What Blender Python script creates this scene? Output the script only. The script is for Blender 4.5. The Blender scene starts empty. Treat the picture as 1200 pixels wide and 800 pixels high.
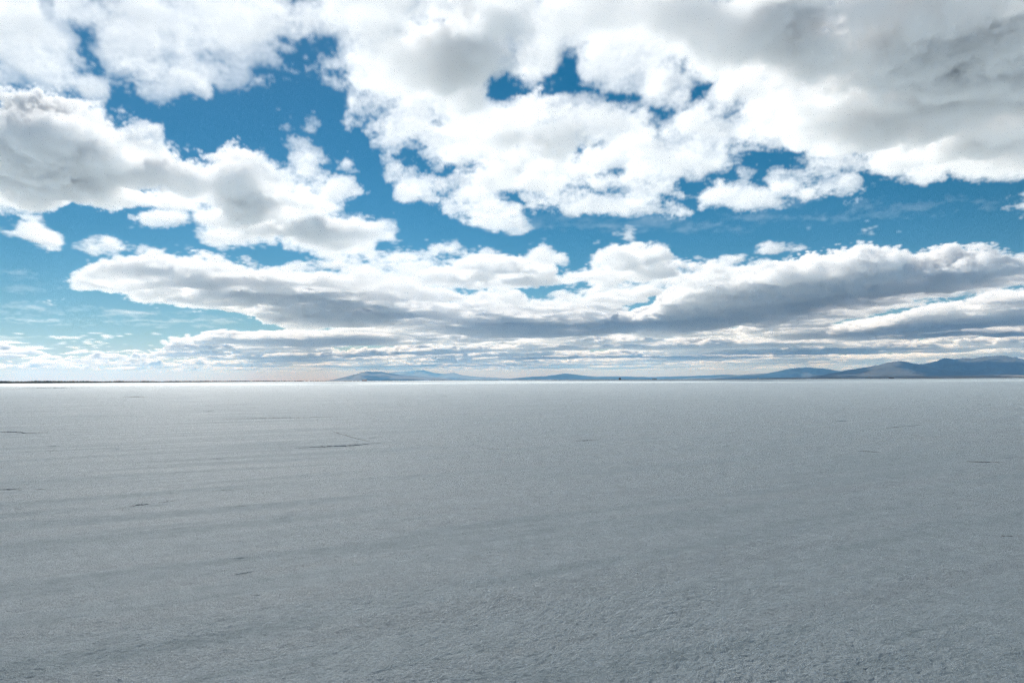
import bpy, math, random, time
import numpy as np
from concurrent.futures import ThreadPoolExecutor
from mathutils import Vector, Euler

T0 = time.time()
R = math.radians
sc = bpy.context.scene
col = sc.collection

# ------------------------------------------------------------------ camera
EYE = 1.65
FPX = 800.0                                   # focal length in pixels of a 1200 x 800 frame
cam = bpy.data.objects.new('camera', bpy.data.cameras.new('camera'))
col.objects.link(cam)
sc.camera = cam
cam.data.sensor_width = 36.0
cam.data.lens = 24.0
cam.data.clip_start = 0.05
cam.data.clip_end = 400000.0
cam.location = (0.0, 0.0, EYE)
cam_mat = Euler((R(90 + 3.235), 0, 0)).to_matrix() @ Euler((0, 0, R(-0.275))).to_matrix()
cam.rotation_euler = cam_mat.to_euler()

# ------------------------------------------------------------------ sky and sun
SUN_EL, SUN_AZ = 39.0, -25.0                  # azimuth from +Y towards +X
w = bpy.data.worlds.new('World')
sc.world = w
w.use_nodes = True
sky = w.node_tree.nodes.new('ShaderNodeTexSky')
sky.sky_type = 'NISHITA'
sky.sun_disc = False
sky.sun_elevation = R(SUN_EL)
sky.sun_rotation = R(SUN_AZ)
sky.altitude = 1300
sky.air_density = 1.0
sky.dust_density = 0.2
sky.ozone_density = 3.0
bg = w.node_tree.nodes['Background']
bg.inputs['Strength'].default_value = 0.05
hs = w.node_tree.nodes.new('ShaderNodeHueSaturation')     # a clear, deep blue air
hs.inputs['Saturation'].default_value = 1.42
hs.inputs['Value'].default_value = 0.8
hs.inputs['Hue'].default_value = 0.482
w.node_tree.links.new(sky.outputs[0], hs.inputs['Color'])
w.node_tree.links.new(hs.outputs[0], bg.inputs['Color'])

sun = bpy.data.objects.new('sun', bpy.data.lights.new('sun', 'SUN'))
col.objects.link(sun)
sun.data.energy = 5.0
sun.data.color = (1.0, 0.965, 0.92)
sun.data.angle = R(0.53)
sun_dir = Vector((math.sin(R(SUN_AZ)) * math.cos(R(SUN_EL)),
                  math.cos(R(SUN_AZ)) * math.cos(R(SUN_EL)), math.sin(R(SUN_EL))))
sun.rotation_euler = sun_dir.to_track_quat('Z', 'Y').to_euler()
sun.location = (0, 0, 50)

vs = sc.view_settings
vs.view_transform = 'Standard'
vs.look = 'None'
vs.exposure = 0.50
vs.gamma = 1.0
vs.use_curve_mapping = False

cy = sc.cycles
cy.use_denoising = True
cy.denoising_prefilter = 'NONE'
cy.use_adaptive_sampling = True
cy.adaptive_threshold = 0.03
cy.adaptive_min_samples = 32
cy.max_bounces = 10
cy.diffuse_bounces = 2
cy.glossy_bounces = 2
cy.volume_bounces = 8
cy.volume_step_rate = 4.0
cy.volume_max_steps = 400
cy.sample_clamp_indirect = 6.0


# ------------------------------------------------------------------ helpers
def link(name, me, mat=None, parent=None, kind=None):
    o = bpy.data.objects.new(name, me)
    col.objects.link(o)
    if mat is not None:
        me.materials.append(mat)
    if parent is not None:
        o.parent = parent
    if kind:
        o['kind'] = kind
    return o


def tag(o, label, cat, group=None):
    o['label'] = label
    o['category'] = cat
    if group:
        o['group'] = group
    return o


def grid_mesh(name, V, nu, nv, smooth=True, wrap=False):
    """V: (nv, nu, 3) array of points -> quad grid mesh."""
    me = bpy.data.meshes.new(name)
    idx = np.arange(nu * nv).reshape(nv, nu)
    if wrap:
        idx = np.concatenate([idx, idx[:, :1]], axis=1)
    q = np.stack([idx[:-1, :-1], idx[:-1, 1:], idx[1:, 1:], idx[1:, :-1]], axis=-1).reshape(-1, 4)
    me.vertices.add(nu * nv)
    me.vertices.foreach_set('co', np.ascontiguousarray(V, dtype=np.float32).ravel())
    me.loops.add(q.size)
    me.loops.foreach_set('vertex_index', q.astype(np.int32).ravel())
    me.polygons.add(len(q))
    me.polygons.foreach_set('loop_start', np.arange(0, q.size, 4, dtype=np.int32))
    me.polygons.foreach_set('use_smooth', np.full(len(q), smooth))
    me.update(calc_edges=True)
    return me


def perlin(x, y, seed=0):
    """2D gradient noise, about -0.7 .. 0.7."""
    rs = np.random.RandomState(seed)
    perm = rs.permutation(4096)
    ang = rs.rand(4096) * 2 * np.pi
    gx, gy = np.cos(ang), np.sin(ang)
    xi, yi = np.floor(x).astype(np.int64), np.floor(y).astype(np.int64)
    xf, yf = x - xi, y - yi
    u = xf ** 3 * (xf * (xf * 6 - 15) + 10)
    v = yf ** 3 * (yf * (yf * 6 - 15) + 10)

    def g(ix, iy, dx, dy):
        h = perm[(perm[ix & 4095] + iy) & 4095]
        return gx[h] * dx + gy[h] * dy
    a = g(xi, yi, xf, yf)
    b = g(xi + 1, yi, xf - 1, yf)
    c = g(xi, yi + 1, xf, yf - 1)
    d = g(xi + 1, yi + 1, xf - 1, yf - 1)
    return (a + (b - a) * u) * (1 - v) + (c + (d - c) * u) * v


def fbm(x, y, octv=4, seed=0, gain=0.5):
    s, a = 0.0, 1.0
    for k in range(octv):
        s = s + a * perlin(x * 2 ** k + 17.3 * k, y * 2 ** k - 9.1 * k, seed + k)
        a *= gain
    return s


def smooth(e0, e1, x):
    t = np.clip((x - e0) / (e1 - e0), 0, 1)
    return t * t * (3 - 2 * t)


CM = np.array(cam_mat)


def ray(px, py):
    """World direction seen at a point of the photograph (1200 x 800)."""
    d = CM @ np.array([(px - 600.0) / FPX, (400.0 - py) / FPX, -1.0])
    return d / np.linalg.norm(d)


def on_ground(px, py, z=0.0):
    d = ray(px, py)
    t = (z - EYE) / d[2]
    return np.array([d[0] * t, d[1] * t, z])


def at_dist(px, D):
    """Ground point on the bearing of a photograph column, D metres away."""
    d = ray(px, 446)
    a = math.atan2(d[0], d[1])
    return np.array([D * math.sin(a), D * math.cos(a), 0.0])


def mat_new(name):
    m = bpy.data.materials.new(name)
    m.use_nodes = True
    nt = m.node_tree
    return m, nt, nt.nodes, nt.links, nt.nodes['Principled BSDF']


def flat_mat(name, c, rough=0.9, var=0.25, scale=1.0):
    m, nt, N, L, b = mat_new(name)
    tc = N.new('ShaderNodeTexCoord')
    no = N.new('ShaderNodeTexNoise')
    no.inputs['Scale'].default_value = scale
    no.inputs['Detail'].default_value = 5
    L.new(tc.outputs['Object'], no.inputs['Vector'])
    cr = N.new('ShaderNodeValToRGB')
    cr.color_ramp.elements[0].position = 0.3
    cr.color_ramp.elements[1].position = 0.7
    cr.color_ramp.elements[0].color = [v * (1 - var) for v in c] + [1]
    cr.color_ramp.elements[1].color = [min(1, v * (1 + var)) for v in c] + [1]
    L.new(no.outputs['Fac'], cr.inputs['Fac'])
    L.new(cr.outputs['Color'], b.inputs['Base Color'])
    b.inputs['Roughness'].default_value = rough
    return m


# ------------------------------------------------------------------ salt flat
STREAK = R(28.0)                                  # wind streaks run this far off the X axis
m, nt, N, L, b = mat_new('salt_crust')
geo = N.new('ShaderNodeNewGeometry')


def noise(scale, detail, rough, vec, dist=0.0):
    n = N.new('ShaderNodeTexNoise')
    n.inputs['Scale'].default_value = scale
    n.inputs['Detail'].default_value = detail
    n.inputs['Roughness'].default_value = rough
    n.inputs['Distortion'].default_value = dist
    L.new(vec, n.inputs['Vector'])
    return n.outputs['Fac']


def mrange(v, a, b_, c, d):
    n = N.new('ShaderNodeMapRange')
    for k, x in enumerate((a, b_, c, d)):
        n.inputs[1 + k].default_value = x
    L.new(v, n.inputs[0])
    return n.outputs[0]


def mmath(op, a, b_):
    n = N.new('ShaderNodeMath')
    n.operation = op
    for k, x in enumerate((a, b_)):
        if isinstance(x, (int, float)):
            n.inputs[k].default_value = x
        else:
            L.new(x, n.inputs[k])
    return n.outputs[0]


pos = geo.outputs['Position']
mp = N.new('ShaderNodeMapping')
mp.vector_type = 'TEXTURE'
mp.inputs['Rotation'].default_value = (0, 0, STREAK)
mp.inputs['Scale'].default_value = (15.0, 1.0, 1.0)
L.new(pos, mp.inputs['Vector'])
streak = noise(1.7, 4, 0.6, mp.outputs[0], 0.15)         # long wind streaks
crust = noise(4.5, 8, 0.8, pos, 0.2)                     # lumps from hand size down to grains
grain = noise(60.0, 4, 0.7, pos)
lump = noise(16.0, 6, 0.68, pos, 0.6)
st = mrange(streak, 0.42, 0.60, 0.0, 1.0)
# colour: white salt, a little greyer where the streaks are smooth
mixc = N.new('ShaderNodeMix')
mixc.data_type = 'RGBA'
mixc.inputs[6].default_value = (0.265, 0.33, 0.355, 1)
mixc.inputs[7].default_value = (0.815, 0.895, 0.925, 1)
gr = mrange(grain, 0.45, 0.60, 0, 1)  # dark end paints in the shade of gaps between crystals
cr_ = mrange(crust, 0.40, 0.62, 0, 1)  # relief contrast of the lumps, put into the colour too
spark = mrange(noise(110.0, 2, 0.5, pos), 0.60, 0.66, 0.0, 1.0)   # smooth crystal faces, their glints also painted as white dots
fac = mmath('ADD', mmath('MULTIPLY', cr_, 0.20), mmath('MULTIPLY', st, 0.16))  # streaks paler: glitter of the rough bands painted in
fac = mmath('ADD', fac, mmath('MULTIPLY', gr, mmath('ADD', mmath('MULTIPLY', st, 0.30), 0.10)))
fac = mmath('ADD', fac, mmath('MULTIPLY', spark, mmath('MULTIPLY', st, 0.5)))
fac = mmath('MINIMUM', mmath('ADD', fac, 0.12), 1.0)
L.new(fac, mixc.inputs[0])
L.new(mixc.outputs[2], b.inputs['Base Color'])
rough_n = N.new('ShaderNodeMix')
L.new(spark, rough_n.inputs[0])
L.new(mrange(st, 0, 1, 0.75, 0.5), rough_n.inputs[2])
rough_n.inputs[3].default_value = 0.22
L.new(rough_n.outputs[0], b.inputs['Roughness'])
b.inputs['Specular IOR Level'].default_value = 0.25
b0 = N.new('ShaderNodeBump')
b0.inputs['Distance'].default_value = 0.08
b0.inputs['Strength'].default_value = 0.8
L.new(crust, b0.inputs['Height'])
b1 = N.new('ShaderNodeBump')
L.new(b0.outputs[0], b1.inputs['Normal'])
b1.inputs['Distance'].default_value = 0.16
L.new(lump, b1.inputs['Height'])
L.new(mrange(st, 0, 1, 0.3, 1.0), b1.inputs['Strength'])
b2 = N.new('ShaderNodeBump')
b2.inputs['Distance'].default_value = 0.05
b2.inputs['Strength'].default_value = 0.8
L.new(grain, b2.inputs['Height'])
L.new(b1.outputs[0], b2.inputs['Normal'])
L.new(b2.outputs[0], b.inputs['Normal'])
salt_mat = m

# one sheet: fine in front of the eye, coarser sideways, behind and far away
ang_front = np.linspace(-47, 47, 1400)
ang_back = np.linspace(47, 313, 92)[1:-1]
ang = np.radians(np.concatenate([ang_front, ang_back]))
dep = np.concatenate([np.linspace(420, 30, 600), np.geomspace(29.3, 3, 80), np.geomspace(2.8, 0.0125, 40)])
rad = np.concatenate([[0.02, 1.0, 2.0], EYE * FPX / dep])
A, RR = np.meshgrid(ang, rad)
X, Y = RR * np.sin(A), RR * np.cos(A)
cs, sn = math.cos(STREAK), math.sin(STREAK)
su, sv = X * cs + Y * sn, -X * sn + Y * cs
band_n = smooth(-0.25, 0.3, fbm(su / 6.0, sv / 1.15, 3, 5))
z = np.zeros_like(X)
cell = np.maximum(RR * R(94 / 1400), 0.65 * RR ** 2 / (EYE * FPX))
for lam, amp, sd in ((2.2, 0.0120, 21), (0.75, 0.0080, 26), (0.30, 0.0040, 22), (0.14, 0.0045, 23), (0.07, 0.0080, 24), (0.036, 0.0110, 25), (0.02, 0.0060, 27)):
    keep = smooth(0.6, 0.25, cell / lam)
    if lam < 0.5:
        wx, wy = su + 0.4 * lam * perlin(su / (2.2 * lam), sv / (2.2 * lam), sd + 40), sv
        n = perlin(wx / (lam * 1.35), wy / lam, sd)
        n = 0.6 * n + 0.9 * (0.22 - np.abs(n))         # small flakes with sharp rims
        z += amp * n * keep * (0.6 + 0.4 * band_n)
    else:
        z += amp * perlin(su / (lam * 2.0), sv / lam, sd) * keep
z *= smooth(150, 60, RR)
z[0] = 0
me = grid_mesh('salt_flat', np.stack([X, Y, z], -1), len(ang), len(rad), wrap=True)
ground = link('salt_flat', me, salt_mat, kind='structure')
ground['label'] = 'grey white salt flat with wind streaked crust'


# ------------------------------------------------------------------ hills on the horizon
def hill_mat(name, c1, c2):
    m, nt, N, L, b = mat_new(name)
    g = N.new('ShaderNodeNewGeometry')
    no = N.new('ShaderNodeTexNoise')
    no.inputs['Scale'].default_value = 1 / 900.0
    no.inputs['Detail'].default_value = 8
    L.new(g.outputs['Position'], no.inputs['Vector'])
    cr = N.new('ShaderNodeValToRGB')
    cr.color_ramp.elements[0].position = 0.4
    cr.color_ramp.elements[1].position = 0.62
    cr.color_ramp.elements[0].color = (*c1, 1)
    cr.color_ramp.elements[1].color = (*c2, 1)
    L.new(no.outputs['Fac'], cr.inputs['Fac'])
    L.new(cr.outputs['Color'], b.inputs['Base Color'])
    b.inputs['Roughness'].default_value = 0.95
    return m


dark_hill = hill_mat('wooded_slope', (0.014, 0.020, 0.018), (0.036, 0.040, 0.033))
tan_hill = hill_mat('dry_slope', (0.10, 0.09, 0.07), (0.20, 0.18, 0.14))


def range_of_hills(name, D, prof, depth, seed, mat, n=260, rows=46, rough=0.16):
    """prof: (photo x, photo y of the skyline) points; the ridge runs at distance D."""
    px = np.linspace(prof[0][0], prof[-1][0], n)
    py = np.interp(px, [p[0] for p in prof], [p[1] for p in prof])
    pts = np.array([at_dist(x, D) for x in px])
    hz = []
    for x, y in zip(px, py):
        d = ray(x, y)
        hz.append(max(0.0, D * d[2] / math.hypot(d[0], d[1]) + EYE))
    hz = np.array(hz) * (1 + 0.07 * fbm(px / 14.0, np.full(n, seed * 1.7), 5, seed + 7, 0.6))
    ddir = pts[:, :2] / D
    t = np.linspace(-1, 1, rows)
    V = np.zeros((rows, n, 3))
    for r, tv in enumerate(t):
        off = tv * depth
        V[r, :, 0] = pts[:, 0] + ddir[:, 0] * off
        V[r, :, 1] = pts[:, 1] + ddir[:, 1] * off
        cross = (1 - abs(tv)) ** 1.25
        nz = fbm(V[r, :, 0] / (depth * 0.35), V[r, :, 1] / (depth * 0.35), 5, seed)
        spur = 1 - 2.2 * rough * np.abs(nz) * 3 * (1 - cross) * 1.4 + rough * nz * (1 - cross)
        V[r, :, 2] = hz * cross * np.clip(spur, 0.05, 1.25) + hz * 0.03 * nz * cross - 6 * (abs(tv) > 0.97)
    me = grid_mesh(name, V, n, rows)
    o = link(name, me, mat, kind='structure')
    return o


h = range_of_hills('mountain', 29500, [(1040, 445), (1070, 428), (1085, 424), (1103, 420), (1112, 418.2), (1125, 419.6), (1140, 418.2), (1155, 417.2), (1163, 416.4), (1183, 416.6), (1192, 418.6), (1204, 420.5), (1240, 417), (1290, 423), (1350, 443)], 5200, 41, dark_hill)
h['label'] = 'broad blue mountain at the right edge of the horizon'
h = range_of_hills('mountain', 24000, [(930, 445), (950, 441.5), (985, 435), (1005, 431), (1020, 428.5), (1035, 425.2), (1047, 422.8), (1060, 422.2), (1066, 423.8), (1080, 427), (1100, 431.5), (1120, 435), (1150, 438), (1190, 440.5), (1230, 444)], 3800, 42, dark_hill)
h['label'] = 'dark blue flat topped hill before the broad mountain'
h = range_of_hills('mountain', 42000, [(830, 444), (860, 439.5), (878, 438), (900, 437), (918, 433), (936, 430), (950, 430.2), (965, 431), (978, 433.5), (1000, 435), (1030, 437.5), (1060, 441), (1090, 444)], 4500, 43, dark_hill)
h['label'] = 'low blue hill between the horizon centre and the right mountain'
h = range_of_hills('mountain', 40000, [(378, 446.5), (392, 444.5), (404, 441.5), (416, 438.5), (424, 435.6), (430, 434.8), (437, 435.3), (446, 435), (456, 436.6), (470, 438.8), (486, 440.4), (505, 442), (530, 444.5), (560, 446)], 3600, 44, dark_hill)
h['label'] = 'blue mountain left of the horizon centre'
h = range_of_hills('mountain', 68000, [(440, 446), (456, 436.5), (464, 435.2), (472, 434.6), (486, 433.6), (497, 433.2), (508, 436), (520, 437.8), (532, 435.8), (540, 438.8), (556, 441), (580, 442), (600, 443.5), (640, 445)], 6000, 45, dark_hill)
h['label'] = 'pale far ridge behind the left blue mountain'
h = range_of_hills('mountain', 46000, [(585, 445), (606, 442.5), (622, 441.2), (640, 440.4), (652, 438.6), (662, 437.2), (672, 438), (682, 439.6), (700, 440.8), (730, 440.6), (760, 441.4), (800, 440.4), (830, 439.6), (850, 438.4), (870, 439.2), (890, 441.5), (920, 444)], 3600, 46, dark_hill)
h['label'] = 'long low blue ridge along the horizon centre'
h = range_of_hills('foothills', 15000, [(880, 443.6), (920, 442.2), (980, 441.3), (1050, 440.6), (1120, 440.0), (1170, 439.4), (1230, 439), (1320, 441)], 2500, 47, tan_hill, rough=0.05)
h['label'] = 'pale dry plain rising at the foot of the right mountain'

# ------------------------------------------------------------------ broken crust: low pressure ridges
ridge_mat = flat_mat('dark_salt_edge', (0.30, 0.305, 0.30), 0.8, 0.35, 9.0)  # darker grey salt than the flat around it
rnd = random.Random(7)


def ridge_strip(V, F, pts, hpx):
    """A jagged little lip of tilted crust along ground points."""
    P = np.array(pts)
    n = len(P)
    base = len(V)
    for i in range(n):
        t = P[min(i + 1, n - 1)] - P[max(i - 1, 0)]
        t /= max(1e-9, np.linalg.norm(t))
        nn = np.array([-t[1], t[0], 0])
        dist = np.linalg.norm(P[i][:2])
        env = min(1.0, 2.2 * min(i, n - 1 - i) / n + 0.12)
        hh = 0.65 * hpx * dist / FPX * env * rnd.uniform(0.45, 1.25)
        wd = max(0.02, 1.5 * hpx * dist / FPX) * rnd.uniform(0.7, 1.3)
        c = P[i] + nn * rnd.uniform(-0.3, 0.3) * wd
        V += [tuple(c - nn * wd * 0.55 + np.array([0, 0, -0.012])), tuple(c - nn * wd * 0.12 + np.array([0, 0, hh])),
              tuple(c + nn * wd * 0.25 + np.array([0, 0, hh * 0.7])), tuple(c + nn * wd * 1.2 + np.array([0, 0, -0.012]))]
    for i in range(n - 1):
        for k in range(3):
            a = base + 4 * i + k
            F.append((a, a + 1, a + 5, a + 4))


RIDGES = [
 (1.5, [(338, 525.5), (365, 524), (395, 523), (420, 521.5), (436, 519.5), (452, 519.2)]), (0.7, [(372, 500), (395, 507), (415, 513), (440, 518.5)]),
 (0.7, [(470, 520.5), (500, 522), (534, 522.8)]), (0.7, [(545, 524.5), (560, 525), (580, 526), (602, 525.6)]), (0.5, [(585, 527), (588, 536), (592, 546)]),
 (1.6, [(150, 593), (165, 591.5), (178, 589.8)]), (1.0, [(184, 589), (205, 586.5)]), (0.9, [(235, 577), (262, 574.5), (290, 572.5)]), (1.4, [(355, 593.4), (363, 592.8), (371, 593.2)]),
 (1.3, [(275, 593.5), (283, 592.3), (290, 592.8)]), (1.0, [(-20, 506.5), (10, 506), (30, 507.2), (56, 506.2)]), (0.8, [(260, 491), (300, 490), (350, 489.5), (395, 488.2)]),
 (1.1, [(556, 560.6), (564, 560.2)]), (0.9, [(672, 517), (690, 515.8), (706, 515.2)]), (0.8, [(1034, 502), (1060, 499.6), (1092, 496.8)]), (0.9, [(1000, 528), (1018, 529), (1036, 530.4)]),
 (1.1, [(1064, 656.5), (1078, 655.2), (1094, 654)]), (1.0, [(1132, 540), (1150, 541.5), (1176, 541)]), (1.1, [(1162, 629.5), (1178, 628.4), (1196, 627)]), (0.8, [(0, 455.8), (60, 454.6), (110, 454.2)]),
 (0.8, [(140, 465.6), (160, 465), (176, 465.2)]), (0.9, [(0, 573.5), (14, 573), (26, 573.6)]), (0.9, [(40, 573.4), (54, 572.4)]),
]
for hp, pix in RIDGES:
    px = np.array(pix, float)
    L_ = np.concatenate([[0], np.cumsum(np.linalg.norm(np.diff(px, axis=0), axis=1))])
    k = max(5, int(L_[-1] / 2.0))
    tt = np.linspace(0, L_[-1], k)
    pts = []
    for t in tt:
        x, y = np.interp(t, L_, px[:, 0]), np.interp(t, L_, px[:, 1])
        g_ = on_ground(x, y)
        pts.append(g_ + np.array([rnd.gauss(0, 0.012), rnd.gauss(0, 0.03) * g_[1] / 15, 0]))
    V, F = [], []
    ridge_strip(V, F, pts, hp)
    me = bpy.data.meshes.new('crust_ridge')
    me.from_pydata(V, [], F)
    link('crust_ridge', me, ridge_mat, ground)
V, F = [], []
for i in range(60):
    y = 462 + 320 * rnd.random() ** 1.6
    c = on_ground(rnd.uniform(-60, 1260), y)
    ln = rnd.uniform(6, 20) * c[1] / FPX
    a_ = STREAK + rnd.gauss(0, 0.35)
    k = rnd.randint(4, 7)
    pts = [c + np.array([math.cos(a_), math.sin(a_), 0]) * ln * (j / k - 0.5) + np.array([rnd.gauss(0, 0.05), rnd.gauss(0, 0.05), 0]) * ln * 0.5 for j in range(k + 1)]
    ridge_strip(V, F, pts, rnd.uniform(0.3, 0.9))
me = bpy.data.meshes.new('small_crust_ridges')
me.from_pydata(V, [], F)
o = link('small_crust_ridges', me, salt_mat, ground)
o['kind'] = 'stuff'

# ------------------------------------------------------------------ far shore
soil = flat_mat('shore_soil', (0.050, 0.046, 0.036), 0.95, 0.3, 0.05)
scrub = flat_mat('shore_scrub', (0.055, 0.064, 0.042), 0.95, 0.45, 0.08)
SHORE_X = [-200, 0, 130, 250, 350, 500, 800, 1200, 1400]
SHORE_D = [1350, 1480, 1650, 1950, 2250, 2500, 2900, 3300, 3500]
SHORE_H = [3.9, 3.8, 3.5, 3.2, 2.5, 1.9, 1.8, 1.9, 2.0]


def shore(px):
    D = float(np.interp(px, SHORE_X, SHORE_D))
    return at_dist(px, D), D


px = np.linspace(-200, 1400, 900)
V = np.zeros((5, len(px), 3))
for i, x in enumerate(px):
    c, D = shore(x)
    r_ = c / D
    hh = 1.25 + 0.3 * math.sin(x * 0.21) + 0.3 * math.sin(x * 0.083 + 1)
    for k, (off, zz) in enumerate(((-30, -0.3), (-12, 0.45), (15, 1.0), (70, 0.8), (160, -0.3))):
        V[k, i] = c + r_ * (off + 9 * math.sin(x * 0.11 + k)) + np.array([0, 0, hh * zz])
bank = link('far_shore', grid_mesh('far_shore', V, len(px), 5), soil, kind='structure')
bank['label'] = 'low dark bank of the far shore'

base_v = []
for j in range(4):
    for k in range(6):
        th, ph = 2 * math.pi * k / 6, (0.02, 0.45, 0.8, 1.0)[j]
        r_ = (0.75, 1.0, 0.72, 0.16)[j]
        base_v.append((r_ * math.cos(th + j * 0.5), r_ * math.sin(th + j * 0.5), ph))
base_f = [(j * 6 + k, j * 6 + (k + 1) % 6, (j + 1) * 6 + (k + 1) % 6, (j + 1) * 6 + k) for j in range(3) for k in range(6)]
BV = np.array(base_v)
rs = np.random.RandomState(3)
V, F = [], []
nb = 0
CLX = np.linspace(-200, 1400, 1600)
CLV = fbm(CLX / 22.0, np.full(1600, 0.7), 4, 31)
for i in range(6500):
    x = -200 + 1600 * rs.rand() ** 1.15
    c, D = shore(x)
    cl_ = float(np.interp(x, CLX, CLV))
    if x > 330 and rs.rand() < 0.45 - 1.2 * cl_:
        continue
    hh = float(np.interp(x, SHORE_X, SHORE_H)) * rs.uniform(0.6, 0.92) * (1.0 + 0.35 * cl_)
    wd = hh * rs.uniform(0.6, 1.5)
    v_ = BV * np.array([wd, wd, hh]) * rs.uniform(0.75, 1.25, size=BV.shape)
    q = c / D
    v_ += c + q * rs.uniform(0, 120) + np.array([0, 0, 0.3])
    V.append(v_)
    F.append(np.array(base_f) + 24 * nb)
    nb += 1
me = bpy.data.meshes.new('shore_scrub')
me.from_pydata(np.concatenate(V).tolist(), [], np.concatenate(F).tolist())
so = link('shore_scrub', me, scrub, kind='stuff')
so['label'] = 'dark line of scrub along the far shore'


def box_mesh(name, x0, x1, y0, y1, z0, z1):
    me = bpy.data.meshes.new(name)
    me.from_pydata([(x0, y0, z0), (x1, y0, z0), (x1, y1, z0), (x0, y1, z0), (x0, y0, z1), (x1, y0, z1), (x1, y1, z1), (x0, y1, z1)], [],
                   [(0, 3, 2, 1), (4, 5, 6, 7), (0, 1, 5, 4), (1, 2, 6, 5), (2, 3, 7, 6), (3, 0, 4, 7)])
    return me


def building(name, label, px, w_, d_, h_, rise, wall_c, roof_c, ends=0.0):
    c, D = shore(px)
    c = c * (D - 26) / D
    t = bpy.data.objects.new(name, None)
    col.objects.link(t)
    t.location = (c[0], c[1], 0.0)
    t.rotation_euler = (0, 0, -math.atan2(c[0], c[1]))
    tag(t, label, 'building')
    wm = flat_mat(name + '_wall', wall_c, 0.85, 0.15, 0.4)
    rm = flat_mat(name + '_roof', roof_c, 0.7, 0.2, 0.4)
    dm = flat_mat(name + '_opening', (0.02, 0.02, 0.022), 0.6, 0.2, 0.4)
    link('wall', box_mesh('wall', -w_ / 2, w_ / 2, -d_ / 2, d_ / 2, 0, h_), wm, t)
    e = 0.5
    me = bpy.data.meshes.new('roof')
    x_, y_ = w_ / 2 + e, d_ / 2 + e
    me.from_pydata([(-x_, -y_, h_), (x_, -y_, h_), (x_, y_, h_), (-x_, y_, h_), (-x_ + ends, 0, h_ + rise), (x_ - ends, 0, h_ + rise),
                    (-x_, -y_, h_ + 0.2), (x_, -y_, h_ + 0.2), (x_, y_, h_ + 0.2), (-x_, y_, h_ + 0.2)], [],
                   [(0, 3, 2, 1), (0, 1, 7, 6), (1, 2, 8, 7), (2, 3, 9, 8), (3, 0, 6, 9), (6, 7, 5, 4), (8, 9, 4, 5), (7, 8, 5), (9, 6, 4)])
    link('roof', me, rm, t)
    link('door', box_mesh('door', -w_ * 0.1, w_ * 0.1, -d_ / 2 - 0.06, -d_ / 2 + 0.02, 0.02, h_ * 0.72), dm, t)
    for sx_ in (-0.32, 0.32):
        link('window', box_mesh('window', w_ * sx_ - w_ * 0.06, w_ * sx_ + w_ * 0.06, -d_ / 2 - 0.06, -d_ / 2 + 0.02, h_ * 0.4, h_ * 0.75), dm, t)
    return t


building('barn', 'long low dark red barn on the far shore below the left blue mountain', 427, 16, 9, 4.2, 2.0, (0.16, 0.07, 0.06), (0.07, 0.05, 0.05))
building('house', 'small tall dark house on the far shore right of the horizon centre', 726.5, 9, 8, 6.0, 3.0, (0.05, 0.05, 0.055), (0.03, 0.03, 0.035), 1.5)
building('shed', 'long low tan shed on the far shore just right of the dark house', 767, 18, 8, 3.4, 1.2, (0.20, 0.17, 0.13), (0.16, 0.14, 0.12))
building('hut', 'tiny pale hut on the far shore below the low blue hill', 888.5, 5, 5, 4.6, 1.5, (0.62, 0.60, 0.56), (0.45, 0.43, 0.40))
building('warehouse', 'dark long warehouse on the far shore below the flat topped hill', 1044.5, 19, 10, 4.6, 1.4, (0.045, 0.05, 0.05), (0.035, 0.04, 0.04))

# ------------------------------------------------------------------ clouds
BASE = 1500.0
U0, V0, UW, VH = -500, -420, 2200, 900          # survey raster in photograph pixels


def raster(poly):
    P = np.array(poly, float)
    u0, u1 = int(max(U0, math.floor(P[:, 0].min()))), int(min(U0 + UW - 1, math.ceil(P[:, 0].max())))
    v0, v1 = int(max(V0, math.floor(P[:, 1].min()))), int(min(V0 + VH - 1, math.ceil(P[:, 1].max())))
    gx, gy = np.meshgrid(np.arange(u0, u1 + 1) + 0.5, np.arange(v0, v1 + 1) + 0.5)
    ins = np.zeros(gx.shape, bool)
    for (xa, ya), (xb, yb) in zip(P, np.roll(P, -1, 0)):
        if ya == yb:
            continue
        c = ((ya > gy) != (yb > gy)) & (gx < (xb - xa) * (gy - ya) / (yb - ya) + xa)
        ins ^= c
    return (slice(v0 - V0, v1 - V0 + 1), slice(u0 - U0, u1 - U0 + 1)), ins


def blur(a, s):
    fy, fx = np.fft.fftfreq(a.shape[0])[:, None], np.fft.rfftfreq(a.shape[1])[None, :]
    return np.fft.irfft2(np.fft.rfft2(a) * np.exp(-2 * (math.pi * s) ** 2 * (fx * fx + fy * fy)), a.shape).astype(np.float32)


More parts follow.
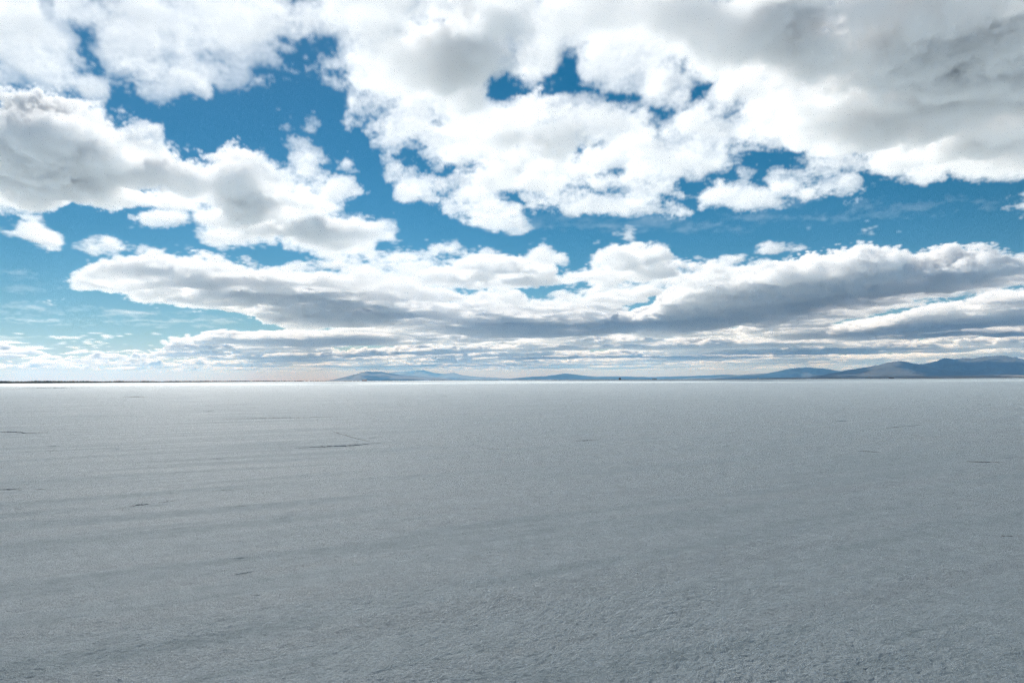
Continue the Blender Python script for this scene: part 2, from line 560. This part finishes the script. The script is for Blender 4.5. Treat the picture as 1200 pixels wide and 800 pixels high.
# outlines of the cloud banks (1) and of the blue gaps in them (0), in order
OUT = [
 (1, [(-160, -90), (30, -90), (45, -5), (55, 25), (75, 42), (95, 60), (118, 78), (133, 100), (120, 118), (132, 128), (105, 146), (92, 125), (70, 110), (45, 100), (20, 97), (-160, 80)]),
 (1, [(60, -95), (65, 0), (80, 15), (100, 35), (115, 55), (125, 80), (140, 95), (165, 110), (190, 108), (225, 108), (243, 110), (255, 92), (240, 82), (262, 78), (285, 75), (300, 62), (325, 68), (345, 75), (365, 72), (385, 78), (405, 95), (410, 110), (398, 125), (405, 140), (430, 155), (460, 165), (490, 162), (520, 175), (540, 182), (500, 188), (470, 193), (445, 200), (470, 213), (460, 225), (490, 235), (520, 245), (545, 255), (575, 262), (600, 265), (630, 268), (620, 255), (605, 240), (640, 245), (680, 245), (720, 248), (760, 248), (800, 248), (815, 245), (800, 235), (805, 215), (800, 205), (830, 195), (870, 185), (890, 172), (910, 158), (925, 165), (935, 180), (955, 185), (985, 192), (1010, 195), (1060, 200), (1100, 205), (1140, 205), (1170, 200), (1200, 200), (1420, 185), (1420, -110), (700, -110)]),
 (0, [(600, 107), (630, 100), (655, 85), (650, 60), (665, 42), (687, 45), (692, 55), (675, 62), (675, 75), (687, 87), (725, 92), (755, 85), (762, 92), (750, 107), (715, 117), (690, 122), (665, 119), (630, 122), (600, 124), (585, 124), (564, 114), (574, 86), (600, 72), (612, 76)]),
 (0, [(757, 130), (800, 125), (812, 105), (808, 80), (838, 90), (842, 102), (822, 117), (792, 140), (763, 147)]),
 (0, [(876, 128), (900, 138), (908, 152), (890, 146)]),
 (0, [(713, 190), (732, 190), (730, 203), (714, 201)]),
 (0, [(672, 160), (722, 157), (718, 164), (676, 167)]),
 (0, [(182, 44), (200, 41), (213, 52), (205, 64), (190, 60)]),
 (0, [(620, -14), (652, -14), (650, 8), (628, 10)]),
 (0, [(470, 201), (500, 198), (533, 199), (528, 208), (490, 209)]),
 (0, [(560, 232), (600, 226), (622, 236), (596, 240)]),
 (1, [(-160, 110), (5, 130), (30, 150), (60, 141), (100, 139), (130, 148), (160, 154), (190, 163), (200, 177), (240, 179), (300, 184), (350, 189), (385, 196), (410, 207), (428, 217), (405, 228), (390, 235), (405, 240), (380, 243), (420, 255), (440, 262), (470, 265), (465, 272), (440, 276), (438, 295), (415, 305), (380, 295), (340, 290), (310, 281), (280, 286), (250, 284), (225, 268), (228, 255), (245, 250), (215, 240), (170, 232), (110, 232), (90, 232), (60, 241), (-160, 236)]),
 (1, [(298, 151), (312, 140), (340, 137), (374, 142), (378, 150), (355, 155), (367, 165), (387, 178), (381, 186), (340, 179), (328, 171), (345, 163), (320, 158)]),
 (1, [(17, 257), (45, 256), (66, 267), (77, 280), (60, 289), (38, 286), (26, 271)]),
 (1, [(0, 237), (30, 248), (57, 252), (50, 257), (20, 252), (0, 243)]),
 (1, [(163, 250), (180, 239), (200, 244), (222, 252), (215, 261), (190, 263), (170, 259)]),
 (1, [(146, 257), (170, 257), (168, 265), (150, 264)]),
 (1, [(813, 221), (830, 214), (845, 211), (870, 217), (895, 214), (910, 211), (895, 204), (900, 197), (935, 197), (960, 194), (985, 197), (1000, 207), (1023, 213), (990, 217), (960, 226), (930, 227), (900, 236), (880, 241), (855, 239), (820, 233)]),
 (1, [(857, 188), (880, 186), (894, 193), (870, 198)]),
 (1, [(897, 175), (910, 171), (922, 177), (908, 180)]),
 (1, [(1046, 267), (1075, 260), (1103, 264), (1080, 271), (1060, 272)]),
 (1, [(878, 291), (900, 285), (930, 281), (960, 284), (935, 291), (900, 294)]),
 (1, [(724, 268), (740, 263), (752, 270), (738, 275)]),
 (1, [(1154, 274), (1166, 269), (1176, 275), (1164, 279)]),
 (1, [(1164, 236), (1210, 227), (1240, 232), (1210, 242), (1175, 242)]),
 (1, [(398, 187), (406, 181), (416, 188), (408, 194)]),
 (1, [(436, 183), (452, 178), (466, 183), (450, 189)]),
 (1, [(270, 101), (281, 97), (292, 101), (282, 106)]),
 (1, [(72, 325), (95, 315), (120, 308), (145, 310), (165, 305), (155, 297), (110, 291), (93, 282), (130, 279), (150, 286), (190, 287), (215, 291), (245, 294), (265, 296), (290, 307), (320, 311), (350, 307), (380, 297), (410, 299), (445, 290), (480, 290), (495, 283), (525, 277), (545, 278), (535, 288), (560, 292), (600, 298), (635, 288), (672, 294), (665, 302), (690, 309), (690, 297), (720, 289), (760, 286), (790, 291), (780, 300), (800, 305), (835, 297), (860, 294), (890, 304), (920, 314), (960, 309), (1010, 302), (1060, 300), (1078, 301), (1050, 308), (1060, 315), (1110, 311), (1150, 305), (1185, 308), (1320, 312), (1320, 335), (1200, 329), (1150, 341), (1110, 350), (1060, 362), (1000, 378), (930, 390), (760, 396), (640, 398), (520, 398), (440, 388), (380, 384), (340, 384), (310, 376), (300, 366), (280, 361), (230, 356), (190, 353), (160, 346), (130, 341), (90, 336)]),
 (0, [(700, 371), (745, 352), (775, 337), (802, 337), (790, 346), (762, 355), (778, 362), (740, 374)]),
 (0, [(596, 336), (650, 329), (702, 332), (690, 339), (620, 347)]),
 (0, [(648, 305), (684, 299), (682, 316), (654, 319)]),
 (0, [(846, 323), (896, 316), (890, 323), (856, 327)]),
 (0, [(520, 337), (560, 333), (575, 338), (545, 344)]),
 (1, [(905, 392), (940, 378), (985, 368), (1020, 372), (1070, 358), (1120, 348), (1190, 338), (1340, 334), (1340, 400), (1180, 400), (1040, 398), (930, 400)]),
 (0, [(950, 384), (1000, 371), (1060, 357), (1130, 344), (1210, 332), (1210, 339), (1140, 351), (1080, 365), (1020, 379), (970, 390)]),
 (1, [(60, 418), (85, 412), (150, 405), (180, 402), (260, 396), (300, 394), (340, 391), (400, 388), (470, 394), (560, 392), (620, 394), (760, 394), (900, 394), (1040, 398), (1400, 396), (1400, 412), (1100, 414), (900, 418), (760, 422), (600, 420), (520, 418), (420, 424), (330, 424), (250, 421), (190, 417), (120, 421)]),
 (1, [(100, 398), (150, 390), (200, 392), (190, 399), (150, 402)]),
 (1, [(210, 392), (240, 386), (265, 391), (240, 396)]),
 (1, [(380, 434), (480, 427), (560, 427), (640, 425), (700, 428), (800, 426), (900, 427), (1000, 424), (1120, 421), (1400, 417), (1400, 424), (1100, 427), (980, 431), (880, 434), (760, 435), (640, 433), (540, 434), (430, 437)]),
]
# thin veils: outline, strength
VEIL = [
 (0.30, [(-120, 396), (40, 396), (84, 399), (60, 405), (-120, 407)]),
 (0.16, [(-120, 300), (60, 318), (180, 330), (150, 338), (-120, 330)]),
 (0.12, [(-120, 352), (80, 356), (300, 372), (240, 380), (-120, 372)]),
 (0.20, [(10, 421), (50, 420), (56, 424), (12, 425)]),
 (0.16, [(560, 240), (800, 250), (1000, 228), (1200, 224), (1200, 236), (900, 256), (640, 268)]),
]
# deep parts of the clouds: centre, radii, tilt (degrees), extra depth
DEEP = [
 (55, 195, 85, 34, 6, 1.2), (5, 205, 60, 30, 0, 0.6), (190, 206, 55, 14, 5, 0.55), (285, 234, 36, 20, 25, 0.8),
 (345, 268, 60, 10, 3, 0.75), (240, 326, 90, 10, 5, 0.5), (340, 350, 140, 13, 4, 0.85), (400, 366, 95, 12, 0, 1.1),
 (535, 68, 60, 28, 10, 0.8), (440, 62, 55, 18, 10, 0.45), (470, 15, 120, 20, 0, 0.3), (640, 168, 55, 12, 0, 0.5), (590, 190, 50, 12, 0, 0.3),
 (930, 45, 90, 42, 0, 0.8), (1090, 80, 140, 70, 10, 1.0), (1200, 60, 150, 90, 0, 1.0), (780, 20, 110, 22, 0, 0.4), (1060, 145, 130, 28, 3, 0.7), (1150, 160, 120, 26, 0, 0.6),
 (600, 322, 60, 8, 0, 0.4), (760, 312, 60, 10, 0, 0.35),
 (890, 352, 200, 20, -11, 1.3), (1080, 328, 110, 10, -8, 0.9), (760, 383, 160, 14, -4, 1.3), (600, 385, 90, 14, 0, 1.3), (700, 405, 130, 8, 0, 1.2), (450, 410, 70, 8, 0, 1.2),
 (900, 400, 200, 9, 0, 1.0), (1090, 382, 130, 14, -4, 1.2), (1200, 370, 90, 16, -3, 1.1), (300, 408, 80, 5, 0, 0.5), (1000, 412, 220, 6, 0, 0.9),
]

cov = np.zeros((VH, UW), np.float32)
for val, poly in OUT:
    sl, ins = raster(poly)
    cov[sl][ins] = val
veil = np.zeros_like(cov)
for val, poly in VEIL:
    sl, ins = raster(poly)
    veil[sl][ins] = np.maximum(veil[sl][ins], val)
gu, gv = np.meshgrid(np.arange(UW) + U0 + 0.5, np.arange(VH) + V0 + 0.5)
deep = np.zeros_like(cov)
for cx_, cy_, rx, ry, tilt, amt in DEEP:
    c_, s_ = math.cos(R(tilt)), math.sin(R(tilt))
    m_ = int(3 * max(rx, ry))
    sl = (slice(max(0, cy_ - m_ - V0), cy_ + m_ - V0), slice(max(0, cx_ - m_ - U0), cx_ + m_ - U0))
    du, dv = gu[sl] - cx_, gv[sl] - cy_
    q = ((du * c_ + dv * s_) / rx) ** 2 + ((-du * s_ + dv * c_) / ry) ** 2
    deep[sl] = np.maximum(deep[sl], amt * np.exp(-q * 0.9))
thin = np.zeros_like(cov)                           # broad thin sheets the sun shines through
for cx_, cy_, rx, ry in ((235, 35, 150, 62), (40, 40, 90, 50), (420, 40, 90, 40)):
    thin = np.maximum(thin, np.exp(-(((gu - cx_) / rx) ** 2 + ((gv - cy_) / ry) ** 2)))
fine, wide = blur(cov, 3.0), blur(cov, 13.0)
near_hor = np.clip((gv - 250) / 150, 0, 1)        # outlines are finer where the clouds are far
cov_s = (fine * 0.7 + wide * 0.3) * (1 - near_hor) + (blur(cov, 1.6) * 0.75 + fine * 0.25) * near_hor
veil_s = blur(veil, 3.0)


def sample(img, u, v):
    u = np.clip(u - U0 - 0.5, 0, UW - 1.001)
    v = np.clip(v - V0 - 0.5, 0, VH - 1.001)
    a, c = u.astype(int), v.astype(int)
    fu, fv = u - a, v - c
    return (img[c, a] * (1 - fu) + img[c, a + 1] * fu) * (1 - fv) + (img[c + 1, a] * (1 - fu) + img[c + 1, a + 1] * fu) * fv


cmat = bpy.data.materials.new('cloud_vapour')
cmat.use_nodes = True
nt = cmat.node_tree
nt.nodes.clear()
o_ = nt.nodes.new('ShaderNodeOutputMaterial')
at_ = nt.nodes.new('ShaderNodeAttribute')
at_.attribute_name = 'density'
add = nt.nodes.new('ShaderNodeAddShader')
for g_, k_ in ((0.84, 0.032), (0.15, 0.009)):
    v_ = nt.nodes.new('ShaderNodeVolumeScatter')
    v_.inputs['Color'].default_value = (1, 1, 1, 1)
    v_.inputs['Anisotropy'].default_value = g_
    mm = nt.nodes.new('ShaderNodeMath')
    mm.operation = 'MULTIPLY'
    mm.inputs[1].default_value = k_
    nt.links.new(at_.outputs['Fac'], mm.inputs[0])
    nt.links.new(mm.outputs[0], v_.inputs['Density'])
    nt.links.new(v_.outputs[0], add.inputs[0 if g_ else 1])
nt.links.new(add.outputs[0], o_.inputs['Volume'])


_rs3 = np.random.RandomState(404)
_PERM = np.tile(_rs3.permutation(1024).astype(np.int32), 3)
_G3 = _rs3.normal(size=(1024, 3)).astype(np.float32)
_G3 /= np.linalg.norm(_G3, axis=1, keepdims=True)
_GX, _GY, _GZ = (np.ascontiguousarray(_G3[:, i]) for i in range(3))


def perlin3(x, y, z):
    xi, yi, zi = (np.floor(q).astype(np.int32) for q in (x, y, z))
    x, y, z = x - xi, y - yi, z - zi
    xi &= 1023
    yi &= 1023
    zi &= 1023
    u, v, w_ = (q * q * q * (q * (q * 6 - 15) + 10) for q in (x, y, z))
    res = []
    for dx in (0, 1):
        hx = _PERM[xi + dx]
        for dy in (0, 1):
            hy = _PERM[hx + yi + dy]
            for dz in (0, 1):
                h_ = _PERM[hy + zi + dz]
                res.append(_GX[h_] * (x - dx) + _GY[h_] * (y - dy) + _GZ[h_] * (z - dz))
    for t_ in (w_, v, u):
        res = [res[i] + (res[i + 1] - res[i]) * t_ for i in range(0, len(res), 2)]
    return res[0]


def cloud_layer(label, x0, x1, y0, y1, dx, dz, ztop, noise_len, octaves):
    ZB = 1410.0
    nx, ny, nz = int((x1 - x0) / dx) + 1, int((y1 - y0) / dx) + 1, int((ztop - ZB) / dz) + 1
    x1, y1, z1 = x0 + dx * (nx - 1), y0 + dx * (ny - 1), ZB + dz * (nz - 1)
    gx, gy = np.meshgrid(x0 + dx * np.arange(nx), y0 + dx * np.arange(ny))
    # where each column of air stands in the photograph
    P = np.stack([gx, gy, np.full_like(gx, BASE + 70 - EYE)], -1) @ CM
    front = P[..., 2] < -200
    zz = np.where(front, -P[..., 2], 1e9)
    u = np.where(front, 600 + FPX * P[..., 0] / zz, -9999)
    v = np.where(front, 400 - FPX * P[..., 1] / zz, -9999)
    # beyond the frame the same broken deck goes on; a shade cloud stands between sun and camera
    rr = np.hypot(gx, gy)
    gen = 0.42 + 0.9 * fbm(gx / 2600, gy / 2000, 4, 71)
    over = smooth(2200, 2050, gy) * smooth(650, 1150, gy) * smooth(2300, 1700, np.abs(gx + 750))
    gap = smooth(2050, 2220, gy) * smooth(2700, 2520, gy) * smooth(3600, 2600, np.abs(gx + 500))
    gen = np.maximum(gen * (1 - gap), over)
    inside = smooth(-150, -60, u) * smooth(1350, 1260, u) * smooth(-95, -60, v)
    s = sample(cov_s, u, v) * inside + np.clip(gen, 0, 1) * (1 - inside)
    dp = sample(deep, u, v) * inside + 0.3 * smooth(0.6, 1.0, gen) * (1 - inside)
    vl = sample(veil_s, u, v) * inside
    # far off, rows of separate clouds standing one behind the other
    far = smooth(21000, 29000, rr)
    rows_ = 0.63 + 1.2 * fbm(gx / 10000 + 3.1, (gy + 0.3 * gx) / 3600, 4, 133) - 0.45 * smooth(380, 40, u) - 0.8 * smooth(90000, 112000, rr)
    s = s * (1 - far) + np.clip(rows_, 0, 1) * far
    dp = dp * (1 - far) + far * 1.1 * smooth(0.45, 0.85, rows_)
    thick = (T_MIN + T_COV * np.clip(s, 0, 1) + T_DEEP * dp) * np.clip(12000 / rr, 0.55, 1.0) ** 0.35
    s2 = s * 1.9 - 1.22 + 1.2 * over * (1 - inside) + 0.15 * dp * inside
    tear = fbm(np.clip(rr / 4000.0, 0.7, 12.0) ** -0.75 * gx / 300.0, np.log(np.maximum(rr, 500.0)) * 14.0, 5, 211, 0.62)
    s2 = s2 + TEAR * tear * (1 - 0.75 * np.clip(dp, 0, 1)) * (1 - over)
    sheet = sample(thin, u, v) * inside
    s2 = s2 + 0.75 * sheet * smooth(0.35, 0.65, s)
    is_veil = (vl > 0.02) & (s < 0.3)
    s2 = np.where(is_veil, np.maximum(s2, vl * 1.6 - 0.25), s2)
    thick = np.where(is_veil, 60, thick)
    dens = np.where(is_veil, 0.06, 0.6 + 0.1 * smooth(0.3, 0.9, s) + 2.8 * dp)
    dens = dens * (1 - 0.55 * sheet)
    shade = over * (1 - inside)                         # the cloud before the sun is thin: its disc shines through weakly
    thick = thick * (1 - shade) + 200 * shade
    dens = dens * (1 - shade) + SHADE * shade
    f4 = np.float32
    act = np.nonzero((s2 > -0.98).ravel())[0]
    cx_, cy_ = gx.ravel()[act].astype(f4), gy.ravel()[act].astype(f4)
    ck, cs_, co_ = thick.ravel()[act].astype(f4), s2.ravel()[act].astype(f4), dens.ravel()[act].astype(f4)
    calm = (1 - 0.5 * np.clip(dp, 0, 1)).ravel()[act].astype(f4)   # deep cloud is smoother
    cb = (BASE + 90 * fbm(cx_ / (noise_len * 1.6), cy_ / (noise_len * 1.6), 6, 88, 0.62)).astype(f4)
    zs = (ZB + dz * np.arange(nz)).astype(f4)
    H = (zs[None, :] - cb[:, None]) / ck[:, None]
    fall = np.where(H > 0, 1.15 * H * H, -7.0 * H)
    pre = cs_[:, None] - fall
    rho = np.zeros(pre.shape, f4)
    ci, zi_ = np.nonzero(pre > -1.25)

    def shred(lo):
        c1, z1_ = ci[lo:lo + CH], zi_[lo:lo + CH]
        qx, qy, qz = cx_[c1] / f4(noise_len), cy_[c1] / f4(noise_len), zs[z1_] * f4(1.5 / noise_len)
        # a slow warp first, then rounded billows breaking into shreds
        w1 = perlin3(qx * f4(0.8) + f4(31), qy * f4(0.8), qz * f4(0.8))
        qx = qx + f4(0.35) * w1
        qy = qy - f4(0.25) * w1
        n_ = np.zeros(len(c1), f4)
        am, fr = NOISE_AMP, 1.0
        for k in range(octaves):
            q = perlin3(qx * f4(fr) + f4(5.7 * k), qy * f4(fr) + f4(11.3 * k), qz * f4(fr) + f4(3.1 * k))
            if 1 <= k <= 3:
                q = f4(0.6) * q + f4(0.8) * (np.abs(q) - f4(0.22))
            n_ += f4(am) * q
            am *= NOISE_GAIN
            fr *= 2.03
        return np.clip((pre[c1, z1_] + n_ * calm[c1]) / EDGE, 0, 1) * co_[c1]
    CH = 40000
    with ThreadPoolExecutor(4) as ex:
        parts = list(ex.map(shred, range(0, len(ci), CH)))
    if parts:
        rho[ci, zi_] = np.concatenate(parts)
    na = len(act)
    npt = max(nx * ny, na * nz)
    off = np.full(nx * ny, -1.0, f4)
    off[act] = np.arange(na, dtype=f4)
    me = bpy.data.meshes.new('cloud_columns')
    me.vertices.add(npt)
    co = np.zeros((npt, 3), f4)
    co[:] = (0.5 * (x0 + x1), 0.5 * (y0 + y1), BASE)
    me.vertices.foreach_set('co', co.ravel())
    for nm, arr in (('column', off), ('vapour', rho.ravel())):
        a = me.attributes.new(nm, 'FLOAT', 'POINT')
        buf = np.zeros(npt, f4)
        buf[:len(arr)] = arr
        a.data.foreach_set('value', buf)

    g = bpy.data.node_groups.new('cloud_field', 'GeometryNodeTree')
    g.interface.new_socket('Geometry', in_out='INPUT', socket_type='NodeSocketGeometry')
    g.interface.new_socket('Geometry', in_out='OUTPUT', socket_type='NodeSocketGeometry')
    NN, LL = g.nodes.new, g.links.new

    def put(n, i, q):
        if isinstance(q, (int, float)):
            n.inputs[i].default_value = q
        else:
            LL(q, n.inputs[i])

    def ma(op, a, b_=0.0, c=None):
        n = NN('ShaderNodeMath')
        n.operation = op
        put(n, 0, a)
        put(n, 1, b_)
        if c is not None:
            put(n, 2, c)
        return n.outputs[0]

    def as_int(q):
        n = NN('FunctionNodeFloatToInt')
        LL(q, n.inputs[0])
        return n.outputs[0]

    def imad(a, k, b_):                              # whole-number a * k + b
        n = NN('FunctionNodeIntegerMath')
        n.operation = 'MULTIPLY_ADD'
        LL(a, n.inputs[0])
        n.inputs[1].default_value = k
        LL(b_, n.inputs[2])
        return n.outputs[0]

    gi, go = NN('NodeGroupInput'), NN('NodeGroupOutput')

    def attr(nm, index):
        na_ = NN('GeometryNodeInputNamedAttribute')
        na_.data_type = 'FLOAT'
        na_.inputs['Name'].default_value = nm
        si = NN('GeometryNodeSampleIndex')
        si.data_type = 'FLOAT'
        LL(gi.outputs[0], si.inputs['Geometry'])
        LL(na_.outputs[0], si.inputs['Value'])
        LL(index, si.inputs['Index'])
        return si.outputs[0]
    sx = NN('ShaderNodeSeparateXYZ')
    LL(NN('GeometryNodeInputPosition').outputs[0], sx.inputs[0])
    ix = as_int(ma('DIVIDE', ma('SUBTRACT', sx.outputs[0], x0), dx))
    iy = as_int(ma('DIVIDE', ma('SUBTRACT', sx.outputs[1], y0), dx))
    iz = as_int(ma('DIVIDE', ma('SUBTRACT', sx.outputs[2], ZB), dz))
    colno = attr('column', imad(iy, nx, ix))
    rho_f = attr('vapour', imad(as_int(colno), nz, iz))
    dens_out = ma('MULTIPLY', rho_f, ma('GREATER_THAN', colno, -0.5))
    vc = NN('GeometryNodeVolumeCube')
    vc.inputs['Min'].default_value = (x0, y0, ZB)
    vc.inputs['Max'].default_value = (x1, y1, z1)
    for kx, r_ in zip('XYZ', (nx, ny, nz)):
        vc.inputs['Resolution ' + kx].default_value = r_
    LL(dens_out, vc.inputs['Density'])
    sm = NN('GeometryNodeSetMaterial')
    sm.inputs['Material'].default_value = cmat
    LL(vc.outputs[0], sm.inputs[0])
    LL(sm.outputs[0], go.inputs[0])
    ob = link('clouds', me, cmat, kind='stuff')
    ob['label'] = label
    md = ob.modifiers.new('cloud_field', 'NODES')
    md.node_group = g
    print('cloud layer', nx, ny, nz, nx * ny * nz, 'columns', na, 'cells', len(ci), round(time.time() - T0, 1))
    return ob


TEAR = 0.72
SHADE = 0.262
T_MIN, T_COV, T_DEEP = 50.0, 100.0, 370.0             # metres of cloud
NOISE_AMP, NOISE_GAIN, EDGE = 2.6, 0.80, 0.22
cloud_layer('broken grey cloud deck overhead', -3400, 3400, -2600, 2300, 45, 45, 2150, 900, 3)
cloud_layer('bright white and grey cloud banks high in the sky', -5600, 5600, 2300, 6400, 12, 15, 2060, 360, 5)
cloud_layer('white broken clouds halfway down the sky', -15500, 15500, 6400, 18000, 32, 18, 2020, 650, 5)
cloud_layer('grey layered clouds low over the horizon', -46000, 46000, 18000, 64000, 130, 36, 1960, 1600, 4)
cloud_layer('pale cloud streaks just above the horizon', -88000, 88000, 64000, 112000, 250, 45, 1960, 2600, 4)

# ------------------------------------------------------------------ haze
hb = bpy.data.meshes.new('haze')
S = 88000.0
zl, zh = -2.0, 1330.0
hb.from_pydata([(-S, -S, zl), (S, -S, zl), (S, S, zl), (-S, S, zl), (-S, -S, zh), (S, -S, zh), (S, S, zh), (-S, S, zh)], [],
               [(0, 3, 2, 1), (4, 5, 6, 7), (0, 1, 5, 4), (1, 2, 6, 5), (2, 3, 7, 6), (3, 0, 4, 7)])
hm = bpy.data.materials.new('haze')
hm.use_nodes = True
nt = hm.node_tree
nt.nodes.clear()
o_ = nt.nodes.new('ShaderNodeOutputMaterial')
pv = nt.nodes.new('ShaderNodeVolumePrincipled')
pv.inputs['Color'].default_value = (0.22, 0.54, 1.0, 1)
pv.inputs['Absorption Color'].default_value = (1, 1, 1, 1)
pv.inputs['Density'].default_value = 2.35e-5
pv.inputs['Anisotropy'].default_value = 0.0
nt.links.new(pv.outputs[0], o_.inputs['Volume'])
haze = link('haze', hb, hm, kind='stuff')
